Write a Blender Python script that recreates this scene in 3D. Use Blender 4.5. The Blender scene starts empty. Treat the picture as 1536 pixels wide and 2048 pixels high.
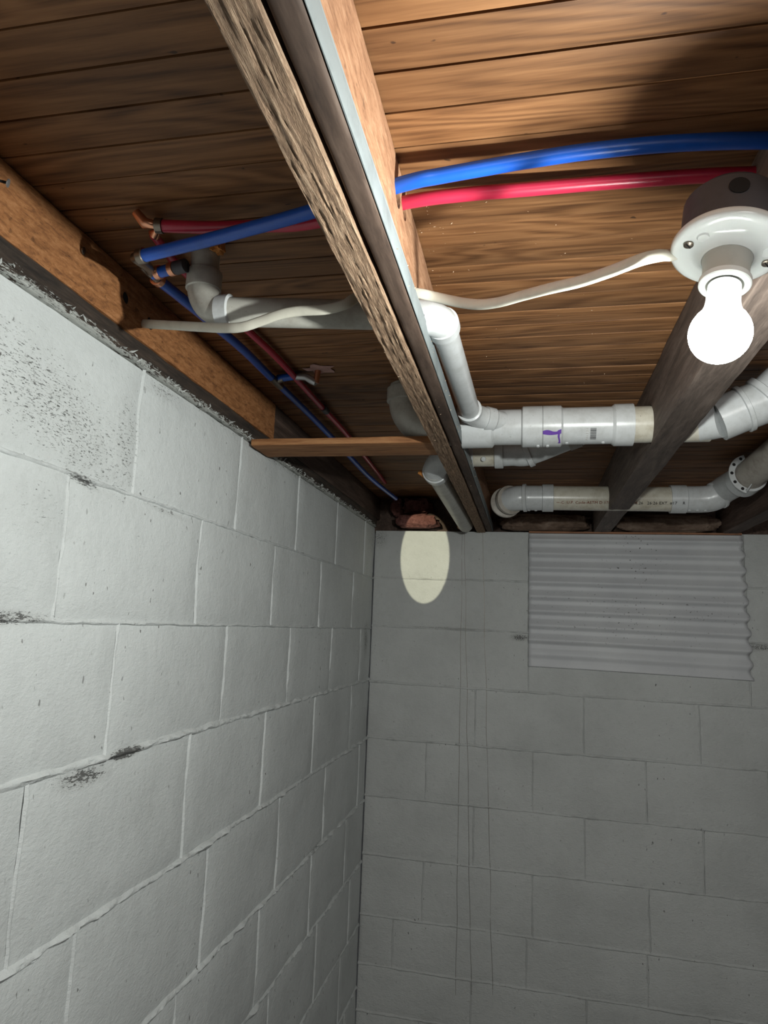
import bpy, bmesh, math, random
from math import sin, cos, pi, radians
from mathutils import Vector, Matrix, noise
random.seed(7)
V = Vector
SC = bpy.context.scene
COL = SC.collection
# ------------------------------------------------------------------ camera
CAM = V((0.60269, -2.68324, -0.37820))
FPX = 1382.0
RX = V((0.97701, 0.19766, 0.07949)); UP = FW = None
def _rot(a, b, c):
    f = V((sin(a)*cos(b), cos(a)*cos(b), sin(b))); r = V((cos(a), -sin(a), 0)); u = r.cross(f)
    return cos(c)*r + sin(c)*u, -sin(c)*r + cos(c)*u, f
RX, UP, FW = _rot(-.2096, .1639, .0391)
cd = bpy.data.cameras.new('camera'); cam = bpy.data.objects.new('camera', cd); COL.objects.link(cam)
cd.sensor_fit = 'VERTICAL'; cd.sensor_height = 36.0; cd.sensor_width = 27.0
cd.lens = FPX/2048*36.0; cd.clip_start = .01
cam.matrix_world = Matrix(((RX.x, UP.x, -FW.x, CAM.x), (RX.y, UP.y, -FW.y, CAM.y), (RX.z, UP.z, -FW.z, CAM.z), (0, 0, 0, 1)))
SC.camera = cam
# ------------------------------------------------------------------ world, light, exposure
w = bpy.data.worlds.new('world'); SC.world = w; w.use_nodes = True
w.node_tree.nodes['Background'].inputs[0].default_value = (.93, .97, 1.0, 1)
w.node_tree.nodes['Background'].inputs[1].default_value = 0.025
BULB = 26.0            # skin of the bulb; its diodes are the small core lamp
CORE = 20.0
def area(name, loc, target, size, power, color):
    l = bpy.data.lights.new(name, 'AREA'); l.energy = power; l.size = size; l.color = color
    o = bpy.data.objects.new(name, l); COL.objects.link(o); o.location = loc
    o.rotation_euler = (V(target)-V(loc)).to_track_quat('-Z', 'Y').to_euler(); return o
area('added_fill', (1.25, -4.05, -0.03), (.7, 0, 1.1), .7, 20, (1, .985, .95))  # added unseen fill behind the camera that lifts the back wall
sp = bpy.data.lights.new('added_patch_spot', 'SPOT'); sp.energy = 40; sp.color = (1, .96, .70); sp.spot_size = radians(17.5); sp.spot_blend = 0.02; sp.shadow_soft_size = .004  # added hidden spot in the left bay, makes the bright wall patch
so = bpy.data.objects.new('added_patch_spot', sp); COL.objects.link(so)
so.location = (.20, -1.16, .050); so.rotation_euler = (V((.203, 0, -.10))-V(so.location)).to_track_quat('-Z', 'Y').to_euler(); so.scale = (.54, 1, 1)
vs = SC.view_settings; vs.view_transform = 'Standard'; vs.look = 'None'; vs.gamma = 1; vs.exposure = 0; vs.use_curve_mapping = False
# ------------------------------------------------------------------ placing helpers: a point on a real plane of the room
def ray(x, y):
    return ((x-768)/FPX*RX - (y-1024)/FPX*UP + FW)
def pX(x, y, v): d = ray(x, y); return CAM + d*((v-CAM.x)/d.x)
def pY(x, y, v): d = ray(x, y); return CAM + d*((v-CAM.y)/d.y)
def pZ(x, y, v): d = ray(x, y); return CAM + d*((v-CAM.z)/d.z)
def pD(x, y, t): return CAM + ray(x, y)*t
# ------------------------------------------------------------------ materials
class N:
    def __init__(s, name):
        s.m = bpy.data.materials.new(name); s.m.use_nodes = True; s.t = s.m.node_tree; s.b = s.t.nodes['Principled BSDF']
        s.g = s.t.nodes.new('ShaderNodeNewGeometry'); s.oi = s.t.nodes.new('ShaderNodeObjectInfo')
    def n(s, typ, **k):
        o = s.t.nodes.new('ShaderNode'+typ)
        for a, v in k.items(): setattr(o, a, v)
        return o
    def L(s, a, b): s.t.links.new(a, b)
    def pos(s, sc=(1, 1, 1), rot=(0, 0, 0), loc=(0, 0, 0)):
        m = s.n('Mapping'); m.inputs['Scale'].default_value = sc; m.inputs['Rotation'].default_value = rot; m.inputs['Location'].default_value = loc
        s.L(s.g.outputs['Position'], m.inputs[0]); return m.outputs[0]
    def noise(s, vec, sc=1, det=4, rough=.6, dist=0):
        o = s.n('TexNoise'); o.inputs['Scale'].default_value = sc; o.inputs['Detail'].default_value = det
        o.inputs['Roughness'].default_value = rough; o.inputs['Distortion'].default_value = dist; s.L(vec, o.inputs['Vector']); return o.outputs['Fac']
    def ramp(s, fac, stops):
        o = s.n('ValToRGB'); e = o.color_ramp.elements
        while len(e) < len(stops): e.new(.5)
        for i, (p, c) in enumerate(stops):
            e[i].position = p; e[i].color = (c if isinstance(c, tuple) else (c, c, c))+(1,) if not (isinstance(c, tuple) and len(c) == 4) else c
        s.L(fac, o.inputs[0]); return o.outputs[0]
    def mix(s, fac, a, b, mode='MIX'):
        o = s.n('Mix', data_type='RGBA', blend_type=mode)
        for i, v in ((0, fac), (6, a), (7, b)):
            if hasattr(v, 'is_linked') or hasattr(v, 'links'): s.L(v, o.inputs[i])
            else: o.inputs[i].default_value = v if i == 0 else tuple(v)+(1,)
        return o.outputs[2]
    def math(s, op, a, b=0., c=None, clamp=False):
        o = s.n('Math', operation=op, use_clamp=clamp)
        for i, v in enumerate((a, b) if c is None else (a, b, c)):
            if hasattr(v, 'links'): s.L(v, o.inputs[i])
            else: o.inputs[i].default_value = v
        return o.outputs[0]
    def bump(s, h, st=.5, d=.002):
        o = s.n('Bump'); o.inputs['Strength'].default_value = st; o.inputs['Distance'].default_value = d
        s.L(h, o.inputs['Height']); s.L(o.outputs[0], s.b.inputs['Normal'])
    def out(s, col=None, rough=.6, metal=0, spec=.5):
        if col is not None:
            if hasattr(col, 'links'): s.L(col, s.b.inputs['Base Color'])
            else: s.b.inputs['Base Color'].default_value = tuple(col)+(1,)
        s.b.inputs['Roughness'].default_value = rough; s.b.inputs['Metallic'].default_value = metal
        s.b.inputs['Specular IOR Level'].default_value = spec
        return s.m
def wood(name, dark, mid, light, axis='Y', stretch=14, sc=34, bump=.5, bd=.0012, vary=.35, rough=.75, line=.5, spots=0., spec=.3):
    s = N(name)
    a = {'X': (1/stretch, 1, 1), 'Y': (1, 1/stretch, 1), 'Z': (1, 1, 1/stretch)}[axis]
    off = s.n('Vector'+'Math', operation='ADD'); cmb = s.n('CombineXYZ')
    r = s.math('MULTIPLY', s.oi.outputs['Random'], 37.)
    for i in range(3): s.L(r, cmb.inputs[i])
    s.L(s.pos(a), off.inputs[0]); s.L(cmb.outputs[0], off.inputs[1]); v = off.outputs[0]
    g1 = s.noise(v, sc, 5, .66, .5); g2 = s.noise(v, sc*6, 3, .6, .2); g3 = s.noise(s.pos(), 5, 3, .6)
    h = s.math('ADD', s.math('MULTIPLY', g1, 1-line*.5), s.math('MULTIPLY', g2, line*.5))
    c = s.ramp(h, [(.30, dark), (.5, mid), (.68, light)])
    br = s.math('ADD', s.math('MULTIPLY', s.oi.outputs['Random'], vary), s.math('MULTIPLY', g3, .5))
    br = s.math('ADD', br, .75-vary*.5)
    k = s.n('CombineColor'); [s.L(br, k.inputs[i]) for i in range(3)]
    c = s.mix(1., c, k.outputs[0], 'MULTIPLY')
    if spots:
        q = s.ramp(s.noise(s.pos(), 60, 2, .5), [(.0, 1.), (.70, 1.), (.74, .25)])
        c = s.mix(spots, c, s.mix(1., c, q, 'MULTIPLY'))
    s.bump(h, bump, bd)
    return s.out(c, rough, 0, spec)
def plain(name, col, rough=.5, metal=0, bump=0, bsc=300, var=0, spec=.5, dirt=None):
    s = N(name); c = col
    if var or dirt:
        f = s.noise(s.pos(), 22, 5, .65)
        lo = tuple(x*(1-var) for x in col) if not dirt else dirt
        c = s.ramp(f, [(.32, lo), (.52, col), (1, col)])
    if bump: s.bump(s.noise(s.pos(), bsc, 3), bump, .0006)
    return s.out(c, rough, metal, spec)
def blobs(s, lst, iu, iv):
    sep = s.n('SeparateXYZ'); s.L(s.g.outputs['Position'], sep.inputs[0]); tot = None
    for (u, v, ru, rv, st, tilt) in lst:
        du = s.math('SUBTRACT', sep.outputs[iu], u); dv = s.math('SUBTRACT', sep.outputs[iv], v)
        a = s.math('DIVIDE', s.math('SUBTRACT', s.math('MULTIPLY', du, cos(tilt)), s.math('MULTIPLY', dv, -sin(tilt))), ru)
        b = s.math('DIVIDE', s.math('SUBTRACT', s.math('MULTIPLY', dv, cos(tilt)), s.math('MULTIPLY', du, sin(tilt))), rv)
        d = s.math('ADD', s.math('MULTIPLY', a, a), s.math('MULTIPLY', b, b))
        k = s.math('MULTIPLY', s.math('SUBTRACT', 1., d, clamp=True), st)
        tot = k if tot is None else s.math('MAXIMUM', tot, k)
    return tot
def wallpaint(name, base, iu, lst, tex=.55, rot=None):
    s = N(name); P = s.pos()
    n1 = s.noise(P, 3.2, 5, .6); n2 = s.noise(P, 38, 5, .7); n3 = s.noise(s.pos((.5, .5, 1)), 190, 4, .7)
    c = s.ramp(n1, [(.3, tuple(x*.87 for x in base)), (.55, base), (.75, tuple(min(1, x*1.05) for x in base))])
    fine = s.ramp(n2, [(.25, .93), (.5, 1.)]); c = s.mix(1., c, fine, 'MULTIPLY')
    # scattered specks
    sk = s.ramp(s.noise(s.pos((1, 1, .55)), 95, 2, .5), [(.0, 0.), (.70, 0.), (.725, 1.)])
    sk = s.math('MULTIPLY', sk, s.ramp(n1, [(.45, .0), (.6, .9)]))
    c = s.mix(sk, c, (.10, .095, .09))
    # grime with shapes of its own
    b = blobs(s, lst, iu, 2)
    gr = s.noise(s.pos((1, 1, 1.9) if rot is None else (1, .45, 1.7), rot or (0, 0, 0)), 230, 5, .8, .3)
    gm = s.math('GREATER_THAN', s.math('ADD', s.math('MULTIPLY', b, .25), gr), .765)
    gs = s.math('MULTIPLY', s.math('SUBTRACT', s.math('ADD', s.math('MULTIPLY', b, .45), n2), .62, clamp=True), .55)
    c = s.mix(gs, c, (.20, .195, .18)); c = s.mix(s.math('MULTIPLY', gm, .85), c, (.045, .043, .04))
    h = s.math('ADD', s.math('MULTIPLY', n3, .5), s.math('MULTIPLY', n2, .75))
    s.bump(h, tex*1.8, .003)
    return s.out(c, .72, 0, .3)
M = {}
M['wall_l'] = wallpaint('painted_block_left', (.62, .645, .64), 1, [
    (-1.93, -.115, .34, .115, .85, -.28), (-1.76, -.12, .07, .14, .80, 0), (-1.66, .0, .10, .03, .8, 0), (-1.85, -.195, .06, .012, 1.25, -.15), (-1.63, -.20, .10, .008, .9, -.05),
    (-1.93, -.25, .11, .07, .62, 0), (-2.0, -.385, .17, .014, 1.2, 0), (-1.68, -.585, .07, .012, 1.7, 0), (-1.78, -.60, .09, .022, 1.15, 0), (-1.62, -.68, .10, .06, .55, 0),
    (-.09, -.43, .05, .10, 1.0, 0), (-.05, -.05, .14, .09, .75, 0), (-1.1, .01, .6, .02, .8, 0), (-.45, -.02, .4, .05, .55, 0), (-.62, -1.02, .10, .012, .9, 0), (-1.70, -.27, .03, .10, .5, 0)], .5, (radians(-25), 0, 0))
M['wall_b'] = wallpaint('painted_block_back', (.56, .575, .565), 0, [
    (.02, -.03, .05, .06, .9, 0), (.57, -.40, .05, .02, 1.2, 0), (1.40, -.40, .07, .02, 1.1, 0), (.21, -1.19, .16, .07, .45, 0), (.28, -.375, .25, .008, .8, 0), (.3, -.19, .3, .006, .7, 0)], 1.0)
def deckmat():
    s = N('floor_decking')
    cmb = s.n('CombineXYZ'); r = s.math('MULTIPLY', s.oi.outputs['Random'], 53.); s.L(r, cmb.inputs[0]); s.L(r, cmb.inputs[2])
    def off(sc):
        a = s.n('VectorMath', operation='ADD'); s.L(s.pos(sc), a.inputs[0]); s.L(cmb.outputs[0], a.inputs[1]); return a.outputs[0]
    rings = s.math('SINE', s.math('MULTIPLY', s.noise(off((.11, 1, 1)), 11, 2, .5, .3), 95.))
    rings = s.math('ADD', s.math('MULTIPLY', rings, .5), .5)
    fib = s.noise(off((.05, 1, 1)), 280, 3, .6); bl = s.noise(off((.3, 1, 1)), 9, 4, .6); fl = s.noise(off((.06, 1, 1)), 90, 3, .6)
    h = s.math('ADD', s.math('MULTIPLY', rings, .22), s.math('ADD', s.math('MULTIPLY', fib, .42), s.math('MULTIPLY', fl, .55)))
    c = s.ramp(h, [(.32, (.070, .028, .010)), (.55, (.178, .080, .031)), (.80, (.270, .130, .054))])
    br = s.math('ADD', s.math('MULTIPLY', s.oi.outputs['Random'], .45), s.math('MULTIPLY', bl, .7)); br = s.math('ADD', br, .42)
    k = s.n('CombineColor'); [s.L(br, k.inputs[i]) for i in range(3)]
    c = s.mix(1., c, k.outputs[0], 'MULTIPLY')
    q = s.ramp(s.noise(s.pos((.6, 1, 1)), 55, 2, .5), [(0, 0.), (.735, 0.), (.76, .8)]); c = s.mix(q, c, (.03, .014, .008))
    s.bump(h, .55, .0010); return s.out(c, .62, 0, .3)
M['deck'] = deckmat()
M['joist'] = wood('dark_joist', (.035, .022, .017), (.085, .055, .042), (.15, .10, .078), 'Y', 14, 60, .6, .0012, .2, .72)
M['joist_mid'] = wood('grey_brown_joist', (.055, .042, .035), (.125, .094, .078), (.20, .155, .13), 'Y', 10, 70, .7, .0013, .15, .7)
M['rough'] = wood('weathered_rough_joist', (.045, .026, .016), (.23, .145, .09), (.46, .33, .225), 'Y', 13, 430, 1., .0024, .1, .85, .5)
M['tan'] = wood('tan_joist', (.15, .07, .035), (.30, .155, .085), (.40, .235, .14), 'Y', 4, 130, .6, .0012, .1, .8, .5, .5)
M['strip'] = wood('dark_nailing_strip', (.035, .022, .016), (.075, .048, .035), (.115, .078, .058), 'Y', 8, 60, .3, .0006, .1, .8)
M['graypaint'] = plain('grey_paint', (.19, .215, .22), .6, 0, .3, 220, .25)
M['rim'] = wood('red_brown_rim', (.085, .034, .014), (.30, .125, .045), (.44, .21, .09), 'Y', 4, 150, .6, .0012, .1, .8, .6, .5)
M['brace'] = wood('brace_wood', (.12, .045, .016), (.30, .135, .055), (.42, .22, .095), 'X', 12, 110, .5, .001, .1, .75)
def sillmat():
    s = N('sill_wood')
    v = s.pos((1, .12, 1)); c = s.ramp(s.noise(v, 90, 5), [(.3, (.018, .013, .010)), (.7, (.085, .058, .042))])
    sep = s.n('SeparateXYZ'); s.L(s.g.outputs['Position'], sep.inputs[0])
    k = s.noise(s.pos((1, .22, 1.2)), 210, 5, .8, .4)
    edge = s.math('SUBTRACT', .0265, sep.outputs[2]); edge = s.math('MULTIPLY', edge, 14.)
    f = s.math('GREATER_THAN', s.math('ADD', k, edge), .60)
    c = s.mix(f, c, (.50, .51, .48)); s.bump(k, 1., .004)
    return s.out(c, .8)
M['sill'] = sillmat()
def pvcmat(name, col, dirt, amt=.5, rough=.28):
    s = N(name); f = s.noise(s.pos(), 26, 6, .7); sp_ = s.noise(s.pos(), 240, 2, .5)
    c = s.ramp(f, [(.34, dirt), (.55, col), (1, col)])
    k = s.ramp(sp_, [(0, 0.), (.72, 0.), (.75, amt)]); c = s.mix(k, c, (.16, .14, .12))
    s.bump(f, .08, .001); s.b.inputs['Subsurface Weight'].default_value = 0
    return s.out(c, rough, 0, .5)
M['pvc'] = pvcmat('white_pvc', (.52, .535, .54), (.43, .44, .435))
M['pvc_old'] = pvcmat('yellowed_pvc_pipe', (.56, .53, .45), (.42, .38, .30), .8)
M['pvc_gray'] = pvcmat('dusty_grey_pvc_pipe', (.36, .33, .29), (.24, .21, .18), .8, .5)
M['pvc_dim'] = pvcmat('dusty_pvc', (.44, .43, .385), (.33, .31, .27), .8, .4)
M['primer'] = plain('purple_primer', (.12, .05, .30), .35)
M['ink'] = plain('black_ink', (.03, .03, .03), .5)
M['ink_red'] = plain('red_brown_ink', (.22, .07, .04), .5)
M['blue'] = plain('blue_tube', (.012, .10, .52), .32, 0, .05, 80, .1)
M['red'] = plain('red_tube', (.52, .025, .065), .32, 0, .05, 80, .1)
M['copper'] = plain('copper', (.70, .33, .20), .3, .9)
M['brass'] = plain('tarnished_metal', (.20, .17, .14), .35, .9)
M['orange'] = plain('orange_foam', (.60, .24, .06), .9, 0, .6, 120, .3)
M['cable'] = plain('cream_cable', (.56, .54, .46), .45, 0, .1, 100, .15)
M['porcelain'] = plain('white_porcelain', (.66, .68, .66), .18)
M['socket'] = plain('grey_glazed_socket', (.40, .40, .36), .3, 0, 0, 0, .15)
M['box'] = plain('dull_box_metal', (.075, .072, .08), .6, .3, .2, 200, .3)
M['dark'] = plain('dark_void', (.008, .007, .007), .9)
M['steel'] = plain('galvanised_steel', (.45, .46, .47), .4, .8)
M['chip'] = plain('fresh_wood_chip', (.62, .45, .30), .8)
M['pink'] = wood('pink_insulation', (.045, .018, .014), (.16, .065, .055), (.26, .12, .10), 'Z', 1, 60, 1., .006, .1, .95, .6)
M['batt'] = wood('brown_paper_insulation', (.055, .036, .026), (.135, .09, .065), (.27, .20, .155), 'X', 2, 20, 1., .005, .2, .9, .4)
M['label'] = plain('torn_pink_paper', (.50, .30, .27), .8, 0, .5, 80, .3)
M['trim'] = plain('orange_brown_trim', (.36, .17, .09), .7, 0, .4, 100, .3)
def sheetmat():
    s = N('white_painted_sheet'); P = s.pos()
    c = s.ramp(s.noise(P, 4, 4), [(.3, (.50, .51, .53)), (.7, (.60, .61, .62))])
    k = s.ramp(s.noise(s.pos((1, 1, 1)), 110, 2, .5), [(0, 0.), (.675, 0.), (.70, 1.)])
    cl = blobs(s, [(.98, -.08, .12, .12, 1, 0), (.98, -.30, .5, .14, .55, 0)], 0, 2)
    k = s.math('MULTIPLY', k, s.math('ADD', cl, .12, clamp=True)); c = s.mix(k, c, (.04, .035, .035))
    s.bump(s.noise(P, 60, 4), .3, .001); return s.out(c, .5, 0, .4)
M['sheet'] = sheetmat()
def emit(name, st, col=(1, .985, .95)):
    s = N(name); s.b.inputs['Emission Color'].default_value = col+(1,); s.b.inputs['Emission Strength'].default_value = st
    return s.out((.8, .8, .8), .4)
M['bulb'] = emit('glowing_bulb_glass', BULB, (.96, 1., .955))
_t = M['bulb'].node_tree; _a = _t.nodes.new('ShaderNodeAddShader'); _tr = _t.nodes.new('ShaderNodeBsdfTransparent'); _e = _t.nodes.new('ShaderNodeEmission')
_e.inputs[0].default_value = (.96, 1., .955, 1); _e.inputs[1].default_value = BULB; _o = _t.nodes['Material Output']
_t.links.new(_tr.outputs[0], _a.inputs[0]); _t.links.new(_e.outputs[0], _a.inputs[1]); _t.links.new(_a.outputs[0], _o.inputs[0])
M['neck'] = emit('glowing_bulb_neck', 1.6, (.96, 1., .955))
M['floor'] = plain('concrete_floor', (.26, .25, .24), .85, 0, .4, 40, .3)
# ------------------------------------------------------------------ object helpers
def mesh(name, vf, mat, parent=None, smooth=40, loc=None):
    me = bpy.data.meshes.new(name)
    v, f = vf[0], vf[1]
    o = bpy.data.objects.new(name, me)
    org = V((0, 0, 0))
    if parent is None and loc is not None: org = V(loc)
    elif parent is None:
        org = sum((V(p) for p in v), V((0, 0, 0)))/max(1, len(v))
    else: org = parent.matrix_world.translation if parent else org
    base = o_world(parent) if parent is not None else org
    me.from_pydata([V(p)-base for p in v], [], f); me.update()
    mats = mat if isinstance(mat, list) else [mat]
    for m in mats: me.materials.append(m)
    if len(vf) > 2:
        for p, i in zip(me.polygons, vf[2]): p.material_index = i
    if smooth:
        me.polygons.foreach_set('use_smooth', [True]*len(me.polygons)); me.set_sharp_from_angle(angle=radians(smooth))
    COL.objects.link(o)
    if parent is not None: o.parent = parent
    else: o.location = org
    return o
def o_world(o):
    p = V((0, 0, 0))
    while o is not None: p = p + o.location; o = o.parent
    return p
def thing(name, label, cat, loc, group=None):
    o = bpy.data.objects.new(name, None); COL.objects.link(o); o.location = loc; o.empty_display_size = .05
    return tag(o, label, cat, group)
def tag(o, label, cat, group=None):
    o['label'] = label; o['category'] = cat
    if group: o['group'] = group
    return o
def struct(o): o['kind'] = 'structure'; return o
def sempty(name):
    o = bpy.data.objects.new(name, None); COL.objects.link(o); o['kind'] = 'structure'; return o
def join(*parts):
    v, f = [], []
    for p in parts:
        b = len(v); v += list(p[0]); f += [tuple(i+b for i in q) for q in p[1]]
    return v, f
def frames(pts):
    pts = [V(p) for p in pts]; T = []
    for i in range(len(pts)):
        a = pts[max(0, i-1)]; b = pts[min(len(pts)-1, i+1)]; T.append((b-a).normalized())
    up = V((0, 0, 1)) if abs(T[0].z) < .9 else V((0, 1, 0))
    n = (up - T[0]*up.dot(T[0])).normalized(); F = []
    for t in T:
        n = (n - t*n.dot(t)).normalized(); F.append((n.copy(), t.cross(n)))
    return pts, T, F
def tube(pts, r, n=24, caps=True, flat=None):
    pts, T, F = frames(pts); v, f = [], []
    for i, p in enumerate(pts):
        ri = r[i] if isinstance(r, (list, tuple)) else r
        for k in range(n):
            a = 2*pi*k/n
            if flat: v.append(p + F[i][0]*cos(a)*ri + F[i][1]*sin(a)*ri*flat)
            else: v.append(p + F[i][0]*cos(a)*ri + F[i][1]*sin(a)*ri)
    for i in range(len(pts)-1):
        for k in range(n):
            f.append((i*n+k, i*n+(k+1) % n, (i+1)*n+(k+1) % n, (i+1)*n+k))
    if caps:
        f.append(tuple(range(n-1, -1, -1))); b = (len(pts)-1)*n; f.append(tuple(b+k for k in range(n)))
    return v, f
def lathe(p0, d, prof, n=48, caps=True):
    """profile (t, r) along direction d from p0"""
    p0 = V(p0); d = V(d).normalized(); up = V((0, 0, 1)) if abs(d.z) < .9 else V((0, 1, 0))
    a = (up - d*up.dot(d)).normalized(); b = d.cross(a); v, f = [], []
    for t, r in prof:
        for k in range(n):
            q = 2*pi*k/n; v.append(p0 + d*t + (a*cos(q)+b*sin(q))*max(r, 1e-5))
    m = len(prof)
    for i in range(m-1):
        for k in range(n): f.append((i*n+k, i*n+(k+1) % n, (i+1)*n+(k+1) % n, (i+1)*n+k))
    if caps: f.append(tuple(range(n-1, -1, -1))); f.append(tuple((m-1)*n+k for k in range(n)))
    return v, f
def hub(p, d, L, r, c=.0025, n=48):
    return lathe(p, d, [(0, r-c), (c*.5, r), (L-c*.5, r), (L, r-c)], n)
def cyl(a, b, r, n=40): a, b = V(a), V(b); return lathe(a, b-a, [(0, r), ((b-a).length, r)], n)
def arc(a, corner, b, n=14):
    """smooth quarter bend from a to b with tangents toward corner"""
    a, c, b = V(a), V(corner), V(b); k = .5523
    c1 = a+(c-a)*k; c2 = b+(c-b)*k
    return [((1-t)**3)*a+3*t*(1-t)**2*c1+3*t*t*(1-t)*c2+t**3*b for t in [i/n for i in range(n+1)]]
def smoothpts(pts, n=8):
    P = [V(p) for p in pts]; out = []
    for i in range(len(P)-1):
        p0 = P[max(0, i-1)]; p1 = P[i]; p2 = P[i+1]; p3 = P[min(len(P)-1, i+2)]
        for k in range(n):
            t = k/n; out.append(.5*((2*p1)+(p2-p0)*t+(2*p0-5*p1+4*p2-p3)*t*t+(-p0+3*p1-3*p2+p3)*t**3))
    out.append(P[-1]); return out
def box(lo, hi, bev=0.0):
    bm = bmesh.new(); bmesh.ops.create_cube(bm, size=1); lo, hi = V(lo), V(hi)
    for q in bm.verts: q.co = V(((q.co[i]+.5)*(hi[i]-lo[i])+lo[i]) for i in range(3))
    if bev: bmesh.ops.bevel(bm, geom=bm.edges[:], offset=bev, segments=2, affect='EDGES', profile=.6)
    bm.verts.ensure_lookup_table(); v = [q.co.copy() for q in bm.verts]; f = [tuple(x.index for x in p.verts) for p in bm.faces]; bm.free(); return v, f
def beam(axis, lo, hi, seg=60, ns=(6, 6), amp=.0012, ridge=0., seed=0, rfreq=260, wane=0.):
    """long timber: rounded rectangular section swept along an axis with uneven sawn faces"""
    ax = 'XYZ'.index(axis); oth = [i for i in range(3) if i != ax]; i0, i1 = oth
    a, b = ns; sec = []
    for k in range(a): sec.append((k/a, 0))
    for k in range(b): sec.append((1, k/b))
    for k in range(a): sec.append((1-k/a, 1))
    for k in range(b): sec.append((0, 1-k/b))
    v, f = [], []; n = len(sec)
    for s in range(seg+1):
        t = s/seg; L = lo[ax]+(hi[ax]-lo[ax])*t
        for (p, q) in sec:
            u = lo[i0]+(hi[i0]-lo[i0])*p; w_ = lo[i1]+(hi[i1]-lo[i1])*q
            c = [0, 0, 0]; c[ax] = L; c[i0] = u; c[i1] = w_
            corner = (p in (0, 1)) and (q in (0, 1))
            du = dw = 0
            nz = noise.noise(V((u*30+seed, w_*30, L*7)))*amp + noise.noise(V((u*90, w_*90+seed, L*28)))*amp*.5
            if ridge and q == 0:
                dw += ridge*(noise.noise(V((u*rfreq+seed, 3.1, L*14)))+.7*noise.noise(V((u*rfreq*2.3, 9+seed, L*45))))
            if p == 0: du += nz + (-wane*max(0, noise.noise(V((L*9, seed, w_*20)))) if wane else 0)*-1
            if p == 1: du -= nz
            if q == 0: dw += nz
            if q == 1: dw -= nz
            if corner: du += (.0012 if p == 0 else -.0012); dw += (.0012 if q == 0 else -.0012)
            c[i0] += du; c[i1] += dw; v.append(V(c))
    for s in range(seg):
        for k in range(n): f.append((s*n+k, (s+1)*n+k, (s+1)*n+(k+1) % n, s*n+(k+1) % n))
    f.append(tuple(range(n))); f.append(tuple(seg*n+k for k in range(n-1, -1, -1)))
    return v, f
def fixnormals(o):
    bm = bmesh.new(); bm.from_mesh(o.data); bmesh.ops.recalc_face_normals(bm, faces=bm.faces); bm.to_mesh(o.data); bm.free()
def cut(o, cutters):
    """drill real holes through a timber"""
    fixnormals(o); cs = []
    vf = join(*cutters); me = bpy.data.meshes.new('c'); base = o_world(o)
    me.from_pydata([V(p)-base for p in vf[0]], [], vf[1]); c = bpy.data.objects.new('c', me); COL.objects.link(c); c.location = base; fixnormals(c)
    me.materials.append(o.data.materials[0])
    m = o.modifiers.new('b', 'BOOLEAN'); m.operation = 'DIFFERENCE'; m.object = c; m.solver = 'EXACT'
    bpy.context.view_layer.update()
    dg = bpy.context.evaluated_depsgraph_get(); nm = bpy.data.meshes.new_from_object(o.evaluated_get(dg))
    o.modifiers.clear(); o.data = nm; nm.name = o.name; bpy.data.objects.remove(c, do_unlink=True)
def hand(text, size, spacing=1.0):
    """letters of a built-in font as flat mesh data in the xy plane"""
    cu = bpy.data.curves.new('t', 'FONT'); cu.body = text; cu.size = size; cu.space_character = spacing; cu.resolution_u = 2
    o = bpy.data.objects.new('t', cu); COL.objects.link(o); bpy.context.view_layer.update()
    me = o.to_mesh(); r = [q.co.copy() for q in me.vertices], [tuple(p.vertices) for p in me.polygons]
    o.to_mesh_clear(); bpy.data.objects.remove(o, do_unlink=True); return r
def wrap(vf, p0, d, r, ang0, flip=1):
    """flat (x along the pipe, y around it) artwork laid on a pipe of radius r; ang0 from straight down towards -Y"""
    p0 = V(p0); d = V(d).normalized(); dn = V((0, 0, -1)); dn = (dn-d*dn.dot(d)).normalized(); fr = d.cross(dn)
    if fr.y > 0: fr = -fr
    return [p0+d*q.x+(dn*cos(ang0+q.y/r)+fr*sin(ang0+q.y/r))*(r+.0003) for q in vf[0]], vf[1]
def rects(lst):
    v, f = [], []
    for x0, y0, x1, y1 in lst:
        b = len(v); ny = 4
        for i in range(ny+1):
            yy = y0+(y1-y0)*i/ny; v += [V((x0, yy, 0)), V((x1, yy, 0))]
        for i in range(ny): k = b+2*i; f.append((k, k+1, k+3, k+2))
    return v, f
# ------------------------------------------------------------------ STRUCTURE: block walls
DECK = .14
def block(u0, u1, v0, v1, conv, seed, nx=16, nz=9, proud=.0):
    """painted masonry unit: face with worn, slightly uneven edges; conv(u, v, w) -> world"""
    g = .0022; v, f = [], []
    for j in range(nz+1):
        for i in range(nx+1):
            a = i/nx; b = j/nz; u = u0+g+(u1-u0-2*g)*a; z = v0+g+(v1-v0-2*g)*b
            ed = min(i, nx-i, j, nz-j)
            w_ = proud + noise.noise(V((u*9+seed, z*9, 1.7)))*.0022 + noise.noise(V((u*40, z*40, seed)))*.0011
            if ed == 0:
                w_ -= .0030; 
                u += noise.noise(V((u*45+seed, z*45, 5)))*.0022; z += noise.noise(V((u*45, z*45+seed, 8)))*.0022
            v.append(conv(u, z, w_))
    W = nx+1
    for j in range(nz):
        for i in range(nx): k = j*W+i; f.append((k, k+1, k+W+1, k+W))
    rim = [i for i in range(W)]+[j*W+nx for j in range(1, nz+1)]+[nz*W+i for i in range(nx-1, -1, -1)]+[j*W for j in range(nz-1, 0, -1)]
    b = len(v)
    for k in rim:
        j, i = divmod(k, W); u = u0+g+(u1-u0-2*g)*i/nx; z = v0+g+(v1-v0-2*g)*j/nz; v.append(conv(u, z, -.03))
    for i in range(len(rim)): q = (i+1) % len(rim); f.append((rim[q], rim[i], b+i, b+q))
    f.append(tuple(range(b, len(v))))
    return v, f
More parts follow.
